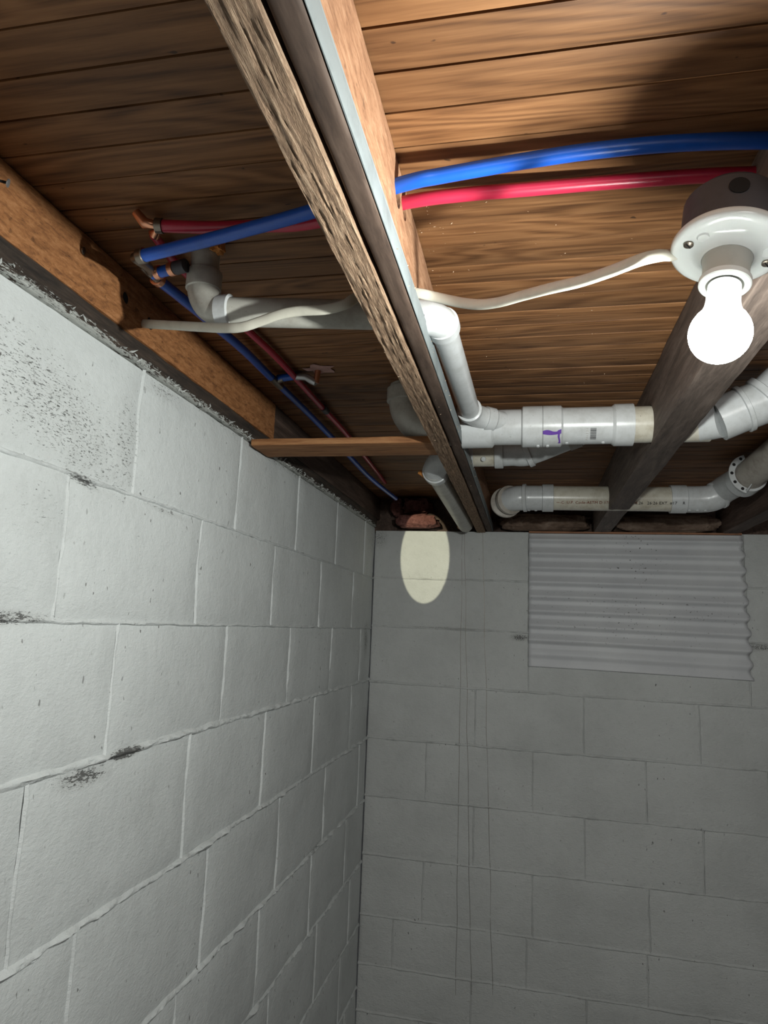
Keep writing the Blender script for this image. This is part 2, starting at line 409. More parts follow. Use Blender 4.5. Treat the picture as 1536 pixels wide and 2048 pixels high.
def bead(u0, u1, z, conv, seed, drop=0., hgt=.0022, wid=.006, rough=1., n=None):
    """struck mortar squeezed from a bed joint, lumpy"""
    n = n or int((u1-u0)/.006); cr = [-1, -.6, -.25, .1, .5, 1]; v, f = [], []
    for i in range(n+1):
        u = u0+(u1-u0)*i/n; zc = z + drop*noise.noise(V((u*2.3, seed, 0))) + .0022*noise.noise(V((u*22, seed, 4)))
        k = max(0, .75+1.5*noise.noise(V((u*5, seed, 2)))); kk = hgt*(.55+.9*noise.noise(V((u*26, seed, 7)))*rough)*min(1.3, k)
        for c in cr:
            zz = zc+c*wid*(.75+.4*noise.noise(V((u*15, c, seed))))
            w_ = -.0035 + (1-abs(c)**1.6)*(.0035+kk) + .0030*rough*noise.noise(V((u*62, c*4, seed)))*(1-abs(c))
            v.append(conv(u, zz, w_))
    m = len(cr)
    for i in range(n):
        for k in range(m-1): q = i*m+k; f.append((q, q+1, q+m+1, q+m))
    return v, f
def vbead(u, z0, z1, conv, seed, hgt=.0012, wid=.0045, n=26):
    v, f = [], []; cr = [-1, -.5, 0, .5, 1]
    for i in range(n+1):
        z = z0+(z1-z0)*i/n; uc = u+.006*noise.noise(V((z*9, seed, 3)))+.0015*noise.noise(V((z*60, seed, 3))); kk = hgt*(.3+1.8*noise.noise(V((z*14, seed, 1)))+.8*noise.noise(V((z*70, seed, 1))))
        for c in cr: v.append(conv(uc+c*wid, z, -.0032+(1-abs(c)**1.5)*(.0032+kk)))
    m = len(cr)
    for i in range(n):
        for k in range(m-1): q = i*m+k; f.append((q, q+1, q+m+1, q+m))
    return v, f
def wall(name, mat, zs, joints, umin, umax, conv, lumpy):
    root = sempty(name)
    base = []; V0 = [conv(umin, zs[-1], -.006), conv(umax, zs[-1], -.006), conv(umax, zs[0], -.006), conv(umin, zs[0], -.006)]
    V1 = [conv(umin, zs[-1], -.16), conv(umax, zs[-1], -.16), conv(umax, zs[0], -.16), conv(umin, zs[0], -.16)]
    mesh('mortar_core', (V0+V1, [(0, 1, 2, 3), (7, 6, 5, 4), (0, 4, 5, 1), (1, 5, 6, 2), (2, 6, 7, 3), (3, 7, 4, 0)]), mat, root, 0)
    beads = []
    for r in range(len(zs)-1):
        js = [umin]+sorted(j for j in joints[r] if umin < j < umax)+[umax]
        for i in range(len(js)-1):
            mesh('block', block(js[i], js[i+1], zs[r+1], zs[r], conv, r*17+i*3.3), mat, root, 35)
        for j in js[1:-1]: beads.append(vbead(j, zs[r+1], zs[r], conv, j*10+r, .0007 if ((int(j*100)+r) % 3 or name == 'wall_back') else -.0016, .0034))
        if r: beads.append(bead(umin, umax, zs[r], conv, r*5.1, 0., *lumpy(r)))
    o = mesh('mortar_joints', join(*beads), mat, root, 60); o['kind'] = 'stuff'
    return root
cl = lambda u, z, w_: V((w_, u, z))
cb = lambda u, z, w_: V((u, -w_, z))
zl = [.012, -.191, -.388, -.583, -.803, -1.027, -1.245, -1.46, -1.67, -1.88, -2.05]
odd = [-.17-.39*k for k in range(-1, 8)]; ev = [-.315-.391*k for k in range(-1, 8)]; ev2 = [-.262-.392*k for k in range(-1, 8)]
wl = wall('wall_left', M['wall_l'], zl, [odd, ev, odd, [-.27, -.70, -1.09, -1.465, -1.892, -2.28, -2.67], [-.115, -.55, -.952, -1.355, -1.76, -2.15, -2.54], ev2, odd, ev2, odd, ev2], -2.95, 0, cl,
          lambda r: [(.0008, .005, .6), (.0008, .005, .6), (.0012, .005, 1.), (.0045, .009, 1.8), (.0060, .009, 1.5), (.0045, .0085, 1.5)][min(r, 5)])
zb = [.0, -.188, -.377, -.590, -.797, -1.007, -1.215, -1.424, -1.59, -1.745, -1.95, -2.05]
bo = [.23+.39*k for k in range(6)]; be = [.02+.39*k for k in range(1, 7)]
cskew = lambda u, z, w_: V((u, -w_, z - .012*min(1, max(0, -z/.6))*u))
wb = wall('wall_back', M['wall_b'], zb, [[.603, 1.36, 1.75], [.603, 1.36, 1.95], [.603, 1.36, 1.75], be, bo, be, bo, [.125, .6, 1.0, 1.4, 1.8], be, bo, be], 0, 2.35, cskew,
          lambda r: (.0024, .0065, 1.1) if r < 3 else (.0042, .0075, .9))
# thin paint cracks that run down the back wall
for k, (x0, x1) in enumerate([(925, 911), (929, 942), (965, 985)]):
    top, bot = pY(x0, 1064, -.001), pY(x1, 1990, -.001); pts = []
    for i in range(60):
        t = i/59; p = top.lerp(bot, t); p.x += .004*noise.noise(V((p.z*6, k*3, 0))); p.y = -.0004; pts.append(p)
    mesh('crack', tube(pts, .0006, 5), M['ink'] if 0 else M['brass'], wb, 60)
# floor and ceiling deck
struct(mesh('floor', box((-.1, -6, -2.10), (4, .1, -2.05)), M['floor'], None, 0))
ceil = sempty('ceiling')
y = -2.171-.052*16; bi = 0
while y < .10:
    g = .0016 if bi % 4 else .0034
    dz = .0010*noise.noise(V((bi*1.7, 0, 0)))
    bm_ = box((-.05, y+g/2, DECK+dz), (2.35, y+.052-g/2, DECK+.018), .0016)
    o = mesh('floorboard', bm_, M['deck'], ceil, 30)
    y += .052; bi += 1
mesh('subfloor_paper', box((-.05, -3.05, DECK+.019), (2.35, .15, DECK+.022)), M['dark'], ceil, 0)
# ------------------------------------------------------------------ TIMBERS
A0, A1, B1 = .405, .4395, .466
JA = mesh('floor_joist', beam('Y', (A0, -2.95, -.0045), (A1, .06, DECK-.0005), 420, (22, 6), .0012, .0013, 3, 300, .004), M['rough'], None, 50)
tag(JA, 'rough weathered joist with deeply ridged underside, left half of the central pair', 'joist', 'floor joists')
JT = mesh('floor_joist', beam('Y', (A1+.0015, -2.95, .031), (.4575, .06, DECK-.0005), 120, (4, 8), .0009, 0, 9), M['tan'], None, 50)
tag(JT, 'tan sistered joist face above the grey painted strip, right side of the central pair', 'joist', 'floor joists')
ns_root = thing('nailing_strip', 'narrow dark wooden strip with grey painted right edge, nailed along the central joist', 'strip', (A1, -1.5, 0))
mesh('strip_board', beam('Y', (A1+.002, -2.95, .0), (B1-.0012, .05, .030), 160, (6, 5), .0007, .0003, 21), M['strip'], ns_root, 50)
mesh('painted_edge', beam('Y', (B1-.0012, -2.95, .0005), (B1+.0004, .05, .0305), 160, (1, 5), .0004, 0, 22), M['graypaint'], ns_root, 50)
JR = mesh('floor_joist', beam('Y', (.840, -2.95, 0), (.9015, .06, DECK-.0005), 200, (10, 10), .0012, .0006, 31, 200), M['joist_mid'], None, 50)
tag(JR, 'thick grey-brown joist behind the glowing bulb, pierced by the white pipes', 'joist', 'floor joists')
JF = mesh('floor_joist', beam('Y', (1.285, -2.95, 0), (1.345, .06, DECK-.0005), 120, (6, 8), .0012, .0005, 41), M['joist'], None, 50)
tag(JF, 'dark joist at the right edge, ending on the wall right of the corrugated sheet', 'joist', 'floor joists')
JQ = mesh('floor_joist', beam('Y', (1.73, -2.95, 0), (1.79, .06, DECK-.0005), 60, (6, 8), .0012, .0005, 45), M['joist'], None, 50)
tag(JQ, 'dark joist farthest to the right, beyond the large grey pipe', 'joist', 'floor joists')
RIM = mesh('rim_joist', beam('Y', (-.05, -2.95, .050), (.004, -1.171, DECK-.0005), 160, (6, 14), .0012, 0, 51), M['rim'], None, 50)
RIM2 = mesh('rim_joist', beam('Y', (-.05, -1.170, .0495), (.003, .06, DECK-.0005), 120, (6, 14), .0012, 0, 57), M['joist'], None, 50)  # far rim as a separate darker board; bulb falloff put into its colour
tag(RIM2, 'far length of rim joist, shade put into its dark colour, running from the brace board to the corner', 'joist')
tag(RIM, 'reddish brown near length of rim joist along the top of the left wall', 'joist')
SILL = mesh('sill_plate', beam('Y', (-.05, -2.95, .013), (.0035, 0, .050), 420, (4, 12), .0018, 0, 61), M['sill'], None, 60)
tag(SILL, 'dark sill board with peeling white paint between left wall and rim joist', 'sill')
HD = mesh('header_joist', beam('X', (-.05, .062, .0), (2.35, .11, DECK-.0005), 60, (5, 5), .0012, 0, 71), M['joist'], None, 50)
tag(HD, 'dark header board across the joist ends above the back wall', 'joist')
# brace board
br0 = pZ(560, 890, .002); 
BR = mesh('brace_board', beam('X', (.006, -1.305, .001), (A0-.001, -1.195, .017), 60, (10, 3), .0007, .0003, 81, 120), M['brace'], None, 50)
tag(BR, 'short flat brace board wedged between rim joist and central joist', 'board')
# ------------------------------------------------------------------ LIGHT FIXTURE
Bc = pD(1440, 668, .612); Pc = pD(1456, 500, .638); U = (Pc-Bc).normalized(); LL = (Pc-Bc).length
side = FW.cross(U).normalized()*1; 
if side.x > 0: side = -side            # towards image left
front = side.cross(U); 
if front.y > 0: front = -front
fx = thing('light_fixture', 'round white porcelain lamp holder screwed to a dark ceiling box', 'light', Pc)
bxp = lathe(Pc+U*.004, U, [(0, .0425), (.044, .0425), (.052, .036), (.053, .0)], 8 if 0 else 40, True)
jb = mesh('junction_box', bxp, M['box'], fx, 35)
for s_ in (-.35, .55):
    dk = (front*cos(s_)-side*sin(s_)).normalized()
    mesh('knockout', lathe(Pc+U*.034+dk*.0422, dk, [(0, .0085), (.0012, .0085), (.0012, .0), ], 20), M['dark'], jb, 35)
plate = lathe(Pc+U*.006, -U, [(0, .044), (0, .0482), (.003, .0498), (.0070, .0494), (.0092, .0465), (.0098, .041), (.0094, .033), (.0115, .028), (.015, .0240), (.018, .0222)], 72)
pl = mesh('lamp_base', plate, M['porcelain'], fx, 50)
for s_ in (1, -1):
    q = Pc+side*.037*s_-U*.004
    sc_ = mesh('screw', lathe(q, -U, [(0, .0044), (.0014, .0044), (.0022, .003)], 18), M['brass'], pl, 40)
    t_ = (side*.8+front*.6).normalized(); b_ = U.cross(t_); q2 = q-U*.0024
    mesh('screw_slot', ([q2+t_*.0036+b_*.0006, q2-t_*.0036+b_*.0006, q2-t_*.0036-b_*.0006, q2+t_*.0036-b_*.0006], [(0, 1, 2, 3)]), M['dark'], pl, 0)
    mesh('keyhole_boss', lathe(Pc+side*.029*s_+front*.012-U*.0035, -U, [(0, .006), (.0016, .005), (.0018, 0)], 18), M['porcelain'], pl, 50)
sk = [(0, .0222), (.008, .0206), (.016, .0200), (.034, .0200), (.0345, .0160), (.028, .0155), (.018, .0155)]
mesh('socket', lathe(Pc-U*.009, -U, [(a*.86, b) for a, b in sk], 56, False), M['socket'], fx, 40)
mesh('socket_lip', lathe(Pc-U*(.009+.029*.86), -U, [(0, .0202), (.0003, .0222), (.0050, .0222), (.0060, .0212), (.0060, .0160)], 56, False), M['porcelain'], fx, 40)
bp = []
for i in range(15):
    a = pi*(i/14)*.62; bp.append((-.0263*cos(a), .0263*sin(a)))
bp += [(.0155, .0214)]
bn = [(.0155, .0214), (.021, .0178), (.027, .0155), (.034, .0146), (.044, .0144), (.050, .0140)]
LB = tag(mesh('light_bulb', lathe(Bc, U, bp, 56, False), M['bulb'], None, 60, Bc), 'glowing white globe light bulb hanging below the porcelain socket', 'light bulb')
mesh('bulb_neck', lathe(Bc, U, bn, 56), M['neck'], LB, 60)
_pl = bpy.data.lights.new('bulb_core', 'POINT'); _pl.energy = CORE; _pl.color = (.96, 1., .955); _pl.shadow_soft_size = .013
_po = bpy.data.objects.new('bulb_core', _pl); COL.objects.link(_po); _po.location = Bc-U*.006
# ------------------------------------------------------------------ PVC DRAIN LINES
R1, H1 = .0200, .0245      # small pipe and fitting
R3, H3 = .0368, .0425      # large pipe and fitting
YM, ZM = -1.27, .041
Ya = -1.85
eA = pY(402, 612, Ya); eA = V((pY(400, 600, Ya).x, Ya, pY(520, 621, Ya).z))
zA = pY(560, 618, Ya).z
c0 = V((pY(404, 612, Ya).x, Ya, zA)); xs = pY(449, 620, Ya).x
D = thing('drain_pipe', 'long white plastic drain pipe run with elbows, wye and couplings through the joists', 'pipe', (.6, YM, ZM))
rt = V((c0.x+.004, Ya-.012, DECK+.004))
mesh('riser_pipe', cyl(V((c0.x, Ya, zA+.05)), rt, R1), M['pvc_dim'], D, 40)
eb = arc(V((c0.x, Ya, zA+.040)), c0, V((c0.x+.042, Ya, zA)), 16)
e1 = mesh('elbow', tube(eb, R1+.0022, 36), M['pvc_dim'], D, 50)
mesh('elbow_collar', hub(V((c0.x, Ya, zA+.034)), V((0, 0, 1)), .028, H1), M['pvc_dim'], e1, 40)
mesh('elbow_collar', hub(V((xs-.008, Ya, zA)), V((1, 0, 0)), .020, H1-.0005), M['pvc'], e1, 40)
# tee end / street elbow on the right of the central joist
T0 = pY(872, 632, -1.80); E0 = pY(941, 826, -1.335)
Ydir = (E0-T0).normalized()
mesh('pipe', cyl(V((xs+.008, Ya, zA)), T0+V((-.03, -.004, 0)), R1), M['pvc_dim'], D, 40)
e2p = arc(T0+V((-.030, -.002, 0)), T0+V((.004, 0, 0)), T0+V((.004, 0, 0))+Ydir*.034, 14)
e2 = mesh('elbow', tube(e2p, R1+.0032, 40), M['pvc'], D, 50)
mesh('elbow_collar', hub(T0+V((-.046, -.004, 0)), V((1, .02, 0)), .022, H1), M['pvc'], e2, 40)
mesh('elbow_collar', hub(T0+V((.004, 0, 0))+Ydir*.022, Ydir, .022, H1), M['pvc'], e2, 40)
lb = wrap(rects([(i*.0011, 0, i*.0011+.0006, .007) for i in range(6)]), T0+V((-.018, -.003, 0)), V((1, 0, 0)), R1+.0034, radians(52))
mesh('printed_barcode', lb, M['ink'], e2, 0)
mesh('pipe', cyl(T0+V((.004, 0, 0))+Ydir*.03, E0, R1), M['pvc'], D, 40)
# printed line along the small pipe
tx = hand('PVC 1120 SCH 40 DWV NSF-pw D1785', .0075)
mesh('pipe_print', wrap(tx, T0+V((.004, 0, 0))+Ydir*.075, Ydir, R1, radians(-48)), M['ink'], D, 0)
# second elbow turning into the wye branch
Wb = V((pY(975, 838, -1.30).x, -1.305, pY(975, 838, -1.305).z)); We = V((pY(1020, 846, -1.285).x, YM-.008, ZM+.004)); bd = (We-Wb).normalized()
e3p = arc(E0-Ydir*.012, E0+Ydir*.014, Wb-bd*.004, 12)
e3 = mesh('elbow', tube(e3p, R1+.0028, 40), M['pvc'], D, 50)
mesh('elbow_collar', hub(E0-Ydir*.026, Ydir, .018, H1+.0004), M['pvc'], e3, 40)
wy = mesh('wye_fitting', lathe(V((pY(925, 855, YM).x, YM, ZM)), V((1, 0, 0)), [(0, H3), (.063, H3), (.068, R3), (.130, R3), (.131, H3-.004), (.134, H3), (.170, H3), (.170, R3)], 64), M['pvc'], D, 30)
mesh('wye_branch', lathe(Wb-bd*.006, bd, [(0, H1+.0006), (.018, H1+.0006), (.022, R1+.002), (.055, R1+.0022), (.075, R1)], 44), M['pvc'], wy, 35)
def xat(px): return pY(px, 850, YM).x
# measured stations along the main
X = {k: xat(k) for k in (925, 989, 1045, 1085, 1121, 1224, 1266, 1302)}
wy.data = mesh('tmp', lathe(V((X[925], YM, ZM)), V((1, 0, 0)), [(0, H3), (X[989]-X[925]-.005, H3), (X[989]-X[925], R3), (X[1045]-X[925]-.002, R3), (X[1045]-X[925]-.0015, H3-.003), (X[1045]-X[925]+.001, H3), (X[1085]-X[925]-.0006, H3), (X[1085]-X[925], H3-.002)], 64), M['pvc'], D, 30).data
bpy.data.objects.remove([o for o in D.children if o.name.startswith('tmp')][0], do_unlink=True)
cp = mesh('reducing_coupling', lathe(V((X[1085], YM, ZM)), V((1, 0, 0)), [(0, H3-.002), (.0006, H3), (X[1121]-X[1085], H3), (X[1121]-X[1085]+.004, R3+.001), (X[1224]-X[1085]-.002, R3+.001), (X[1224]-X[1085]+.004, H3), (X[1266]-X[1085]-.001, H3+.0003), (X[1266]-X[1085], R3)], 64), M['pvc'], D, 30)
mp = mesh('pipe', cyl(V((X[1266]-.01, YM, ZM)), V((.95, YM, ZM)), R3), M['pvc_old'], D, 40)
x0 = X[1085]
def art(lst, r, name, mat, par, px, ang): mesh(name, wrap(rects(lst), V((px, YM, ZM)), V((1, 0, 0)), r, ang), mat, par, 0)
# purple primer streak with a drip
prv = []
pv, pf = [], []
for i in range(19):
    t = i/18; u = t*(X[1121]-x0); up_ = .0035+.0018*sin(t*7)+(.0018 if t > .8 else 0); lo_ = -.0028-.0026*sin(t*3.1+.2)
    pv += [V((u, lo_, 0)), V((u, up_, 0))]
    if i: k = 2*i; pf.append((k-2, k, k+1, k-1))
b = len(pv)
for i in range(13):
    t = i/12; w_ = .0022-.0010*t+.0012*(t > .85); cx = (X[1121]-x0)-.004-.001*sin(t*6); yy = -.001-t*.026
    pv += [V((cx-w_, yy, 0)), V((cx+w_, yy, 0))]
    if i: k = b+2*i; pf.append((k-2, k, k+1, k-1))
mesh('primer_stain', wrap((pv, pf), V((x0, YM, ZM)), V((1, 0, 0)), H3, radians(57)), M['primer'], cp, 0)
random.seed(3)
bars = []; yy = 0
while yy < .026:
    h_ = random.choice((.0005, .0009, .0014)); bars.append((0, yy, .0115, yy+h_)); yy += h_+random.choice((.0006, .001))
art(bars, R3+.001, 'printed_barcode', M['ink'], cp, xat(1178), radians(27))
v_, f_ = hand('P 4 x 3 2-1', .0065); v_ = [V((-q.y, q.x, 0)) for q in v_]
mesh('molded_lettering', wrap((v_, f_), V((xat(1174), YM, ZM)), V((1, 0, 0)), R3+.001, radians(24)), M['pvc_gray'], cp, 0)
for px in (1095, 1133, 1205, 1076): mesh('moulding_nub', lathe(V((xat(px), YM-.006, ZM-(H3 if px < 1121 else R3))), V((0, -.3, -1)), [(0, .0035), (.002, .0032), (.0026, .0)], 14), M['pvc'], cp, 50)
# left end of the main: elbow turning up into the deck
Lx = pY(792, 800, YM).x; Lc = V((Lx+.022, YM, ZM))
mesh('pipe', cyl(V((X[925]+.002, YM, ZM)), V((Lx+.06, YM, ZM)), R3), M['pvc_dim'], D, 40)
l3 = arc(V((Lx+.024, YM, ZM+.068)), V((Lx+.024, YM, ZM-.012)), V((Lx+.105, YM, ZM)), 18)
e4 = mesh('elbow', tube(l3, R3+.002, 48), M['pvc_dim'], D, 50)
mesh('elbow_collar', hub(V((Lx+.024, YM, ZM+.060)), V((0, 0, 1)), .030, H3+.001), M['pvc_dim'], e4, 40)
mesh('pipe_sleeve', cyl(V((Lx+.024, YM, ZM+.085)), V((Lx+.024, YM, DECK+.01)), R3), M['pvc_dim'], D, 40)
# main beyond the thick joist: rises to the right
r0 = V((.93, YM, ZM)); r1 = pY(1440, 838, -1.29); r2 = pY(1530, 800, -1.30); r3 = pY(1600, 740, -1.32)
mesh('pipe', tube([V((.93, YM, ZM)), r0.lerp(r1, .5), r1], R3, 48), M['pvc'], D, 50)
dd = (r2-r1).normalized()
e5 = mesh('elbow', tube(smoothpts([r1-dd*.005, r1.lerp(r2, .5), r2, r2.lerp(r3, .5), r3], 6), H3, 48), M['pvc'], D, 50)
mesh('elbow_collar', hub(r1+dd*.040, dd, .010, H3+.004), M['pvc'], e5, 40)
mesh('elbow_collar', hub(r2-dd*.002, (r3-r2).normalized(), .014, H3+.006), M['pvc'], e5, 40)
mesh('pipe', cyl(r3, V((1.25, r3.y, DECK)), R3), M['pvc_gray'], D, 40)
# ---- second line behind the main
Y2 = -1.0
s0 = pY(868, 925, Y2-.02)
D2 = thing('branch_pipe', 'white plastic branch pipe behind the main run, with slanting grey leg to the corner', 'pipe', (.5, Y2, .05))
R2 = .0315; H2 = .0365
z2 = pY(965, 908, Y2).z; xs0 = pY(868, 922, Y2).x
t0 = pY(868, 938, -.965); t1 = pY(931, 1050, -.10)
td = (t1-t0).normalized()
mesh('slanted_pipe', cyl(t0+td*.01, t1, R2-.004), M['pvc_dim'], D2, 40)
ea = arc(t0+td*.03, V((xs0+.0, Y2, z2)), V((xs0+.085, Y2, z2)), 14)
e6 = mesh('elbow', tube(ea, R2+.001, 40), M['pvc'], D2, 50)
mesh('elbow_collar', hub(t0+td*.018, td, .03, R2+.002), M['pvc'], e6, 40)
mesh('elbow_collar', hub(V((xs0+.050, Y2, z2)), V((1, 0, 0)), .05, H2-.003), M['pvc'], e6, 40)
mesh('pipe', cyl(V((xs0+.08, Y2, z2)), V((pY(990, 908, Y2).x, Y2, z2)), R2), M['pvc_old'], D2, 40)
k1 = V((pY(990, 908, Y2).x, Y2, z2)); k2 = V((pY(1060, 903, Y2).x, Y2, z2+.004)); k3 = pY(1150, 868, Y2-.02); k4 = pY(1215, 845, Y2-.05)
f2 = mesh('eighth_bend', tube(smoothpts([k1, k1.lerp(k2, .5), k2, k3, k4], 7), R2+.0005, 44), M['pvc'], D2, 50)
mesh('elbow_collar', hub(k1-V((.001, 0, 0)), V((1, 0, 0)), .022, H2), M['pvc'], f2, 40)
mesh('elbow_collar', hub(k2-(k3-k2).normalized()*.012, (k3-k2).normalized(), .014, H2), M['pvc'], f2, 40)
mesh('elbow_collar', hub(k2.lerp(k3, .80), (k3-k2).normalized(), .030, R2+.003), M['pvc_gray'], f2, 40)
mesh('moulding_nub', lathe(pY(967, 918, Y2-.033), V((0, -1, -.5)), [(0, .006), (.002, .0055), (.003, 0)], 16), M['pvc'], D2, 50)
mesh('orange_residue', join(*[cyl(pY(838+8*i, 944+4*i, -.93), pY(846+8*i, 949+4*i, -.93), .006+.002*(i % 2), 9) for i in range(3)]), M['orange'], D2, 60)
# ---- low line near the back wall
YL = -.50; RL, HL = .0378, .0432; zL = pY(1150, 996, YL).z
def xl(px): return pY(px, 996, YL).x
D3 = thing('waste_pipe', 'white waste pipe above the corrugated sheet, elbow at left, grey pipe at right', 'pipe', (.8, YL, zL))
mesh('pipe', cyl(V((xl(1105), YL, zL)), V((xl(1345), YL+.02, zL)), RL), M['pvc_old'], D3, 40)
lc = V((xl(1013), YL, zL))
e7 = mesh('elbow', tube(smoothpts([V((xl(1090), YL, zL)), V((xl(1055), YL, zL)), V((xl(1032), YL-.003, zL-.002)), V((xl(1014), YL+.022, zL-.006)), V((xl(1008), YL+.065, zL-.010))], 7), RL+.0012, 48), M['pvc'], D3, 50)
mesh('elbow_collar', hub(V((xl(1084), YL, zL)), V((1, 0, 0)), .035, HL), M['pvc'], e7, 40)
mesh('elbow_collar', hub(V((xl(1046), YL-.001, zL)), V((.96, -.1, .02)), .012, HL+.001), M['pvc'], e7, 40)
mesh('elbow_collar', hub(V((xl(1022), YL-.002, zL-.006)), V((-.5, .85, -.05)), .013, HL+.003), M['pvc_gray'], e7, 40)
mesh('elbow_collar', hub(V((xl(1012), YL+.02, zL-.010)), V((-.25, 1, -.10)), .010, HL+.006), M['pvc_gray'], e7, 40)
tx = hand('••-C  U.P. Code-ASTM D 1785-21e  3/4 CH', .0125, 1.05)
mesh('pipe_print', wrap(tx, V((xl(1112), YL, zL)), V((1, 0, 0)), RL, radians(52)), M['ink_red'], D3, 0)
tx = hand('6.26   26·26 EXT. #17    R', .0125, 1.05)
mesh('pipe_print', wrap(tx, V((xl(1268), YL+.008, zL)), V((1, 0, 0)), RL, radians(52)), M['ink'], D3, 0)
c1 = mesh('coupling', lathe(V((xl(1342), YL+.02, zL)), V((1, 0, 0)), [(0, HL), (.045, HL), (.048, RL+.001), (.09, RL+.001)], 52), M['pvc'], D3, 35)
q0 = V((xl(1360), YL+.02, zL)); q1 = V((xl(1408), YL+.02, zL)); q2 = pY(1450, 978, YL+.0); q3 = pY(1500, 950, YL-.16); q4 = pY(1600, 868, YL-.42)
e8 = mesh('elbow', tube(smoothpts([q0, q1, V((xl(1432), YL+.012, zL+.006)), q2, q3], 7), HL-.003, 48), M['pvc'], D3, 50)
_sp = smoothpts([q0, q1, V((xl(1432), YL+.012, zL+.006)), q2, q3], 7); mesh('elbow_collar', hub(_sp[15], (_sp[16]-_sp[14]), .010, HL+.0005), M['pvc'], e8, 40)
gd = (q4-q3).normalized()
mesh('elbow_collar', hub(q3-gd*.05, gd, .05, HL+.004), M['pvc'], e8, 40)
mesh('pipe', cyl(q3-gd*.03, q4, RL+.003), M['pvc_gray'], D3, 40)
for p in (1058, 1072, 1378, 1394, 1410): mesh('moulding_nub', lathe(V((xl(p), YL, zL-RL)), V((0, -.3, -1)), [(0, .005), (.0025, .0045), (.003, 0)], 12), M['pvc'], D3, 50)
# hanger strap around the grey pipe
hp = q3+gd*.002; hu = (V((0, 0, 1))-gd*gd.z).normalized(); hs = gd.cross(hu)
st = thing('hanger_strap', 'perforated grey plastic strap hooked around the large grey pipe', 'strap', hp)
hx = (-hs if hs.x > 0 else hs); cam_side = gd if gd.dot(CAM-hp) > 0 else -gd
vv, ff = [], []; NS = 36
for i in range(NS+1):
    a = radians(12+150*i/NS); rd = hu*cos(a)+hx*sin(a)
    for (r_, dt) in ((RL+.0045, 0), (RL+.0205, 0), (RL+.0205, .003), (RL+.0045, .003)): vv.append(hp+rd*r_+cam_side*dt)
    if i:
        for k in range(4): b_ = 4*(i-1); ff.append((b_+k, b_+(k+1) % 4, b_+4+(k+1) % 4, b_+4+k))
ff.append((0, 1, 2, 3)); ff.append(tuple(4*NS+k for k in (3, 2, 1, 0)))
mesh('strap_band', (vv, ff), M['pvc'], st, 30)
for i in range(5):
    a = radians(26+30.5*i); rd = hu*cos(a)+hx*sin(a)
    mesh('strap_hole', lathe(hp+rd*(RL+.0125)+cam_side*.003, cam_side, [(0, .0045), (.0005, .0045)], 16), M['dark'], st, 0)
a = radians(160); dn_ = hu*cos(a)+hx*sin(a)
mesh('strap_hook', tube([hp+dn_*(RL+.010), hp+dn_*(RL+.016)+gd*.012, hp+dn_*(RL+.004)+gd*.03], [.003, .0028, .0015], 8), M['pvc'], st, 60)
# ------------------------------------------------------------------ WATER TUBES
RB, RR = .0084, .0079
BL = thing('water_tube', 'bright blue water tube crossing overhead from the left bay to the fixture', 'tube', (.5, -2.0, .11))
bpts = [pZ(1700, 285, .120), pZ(1536, 281, .124), pZ(1360, 286, .124), pZ(1200, 300, .122), pZ(1080, 317, .119), pZ(980, 334, .114), pZ(880, 352, .108), pZ(806, 368, .103)]
bl = [pZ(606, 428, .094), pZ(520, 452, .092), pZ(400, 484, .090), pZ(285, 512, .088)]
mesh('tube', tube(smoothpts(bpts+bl, 8), RB, 24), M['blue'], BL, 60)
bj = bl[-1]; bdv = (bl[-1]-bl[-2]).normalized()
mesh('crimp_ring', hub(bj-bdv*.004, bdv, .010, RB+.0018, .001, 24), M['brass'], BL, 40)
XR = .052
tj = pZ(300, 543, .100)
mesh('tee_fitting', join(tube([bj, bj+bdv*.012, tj.lerp(bj, .3), tj], .007, 14), cyl(tj-V((0, .02, 0)), tj+V((0, .03, 0)), .0075, 14)), M['brass'], BL, 60)
run = [pZ(p[0], p[1], p[2]) for p in ((312, 556, .100), (370, 602, .108), (440, 660, .116), (490, 703, .12), (545, 758, .122))]
mesh('tube', tube(smoothpts(run, 5), RB*.95, 20), M['blue'], BL, 60)
run2 = [pZ(p[0], p[1], p[2]) for p in ((556, 768, .122), (620, 830, .122), (680, 892, .115), (740, 955, .098), (792, 997, .085))]
mesh('tube', tube(smoothpts(run2, 5), RB*.85, 20), M['blue'], BL, 60)
for a_, b_ in ((run[0], run[1]), ): mesh('crimp_ring', hub(a_, b_-a_, .010, RB+.0018, .001, 24), M['copper'], BL, 40)
stub0 = pZ(305, 548, .10); stub1 = pY(368, 532, stub0.y-.012); sd = (stub1-stub0).normalized(); sl = (stub1-stub0).length
mesh('tube_stub', cyl(stub0, stub0+sd*sl*.78, RB*.95, 20), M['blue'], BL, 60)
mesh('crimp_ring', hub(stub0+sd*sl*.12, sd, .008, RB+.0012, .001, 24), M['copper'], BL, 40)
mesh('crimp_ring', hub(stub0+sd*sl*.56, sd, .009, RB+.0012, .001, 24), M['copper'], BL, 40)
mesh('end_cap', hub(stub0+sd*sl*.72, sd, .020, RB+.001, .002, 24), M['box'], BL, 40)
t2 = run[-1].lerp(run2[0], .5)
mesh('tee_fitting', join(cyl(run[-1]-V((0, .01, 0)), run2[0]+V((0, .012, 0)), .0088, 14), cyl(t2, pY(566, 757, t2.y-.004), .007, 14)), M['brass'], BL, 60)
s1 = pY(556, 757, t2.y-.003); s2 = pY(590, 752, t2.y-.006); s3 = pY(612, 754, t2.y-.006); s4 = pY(632, 766, t2.y-.004)
mesh('tube_stub', cyl(s1, s2, RB*.95, 18), M['blue'], BL, 60)
mesh('brass_elbow', tube([s2, s3, s3.lerp(s4, .5), s4], [.0085, .0075, .0085, .007], 14), M['steel'], BL, 60)
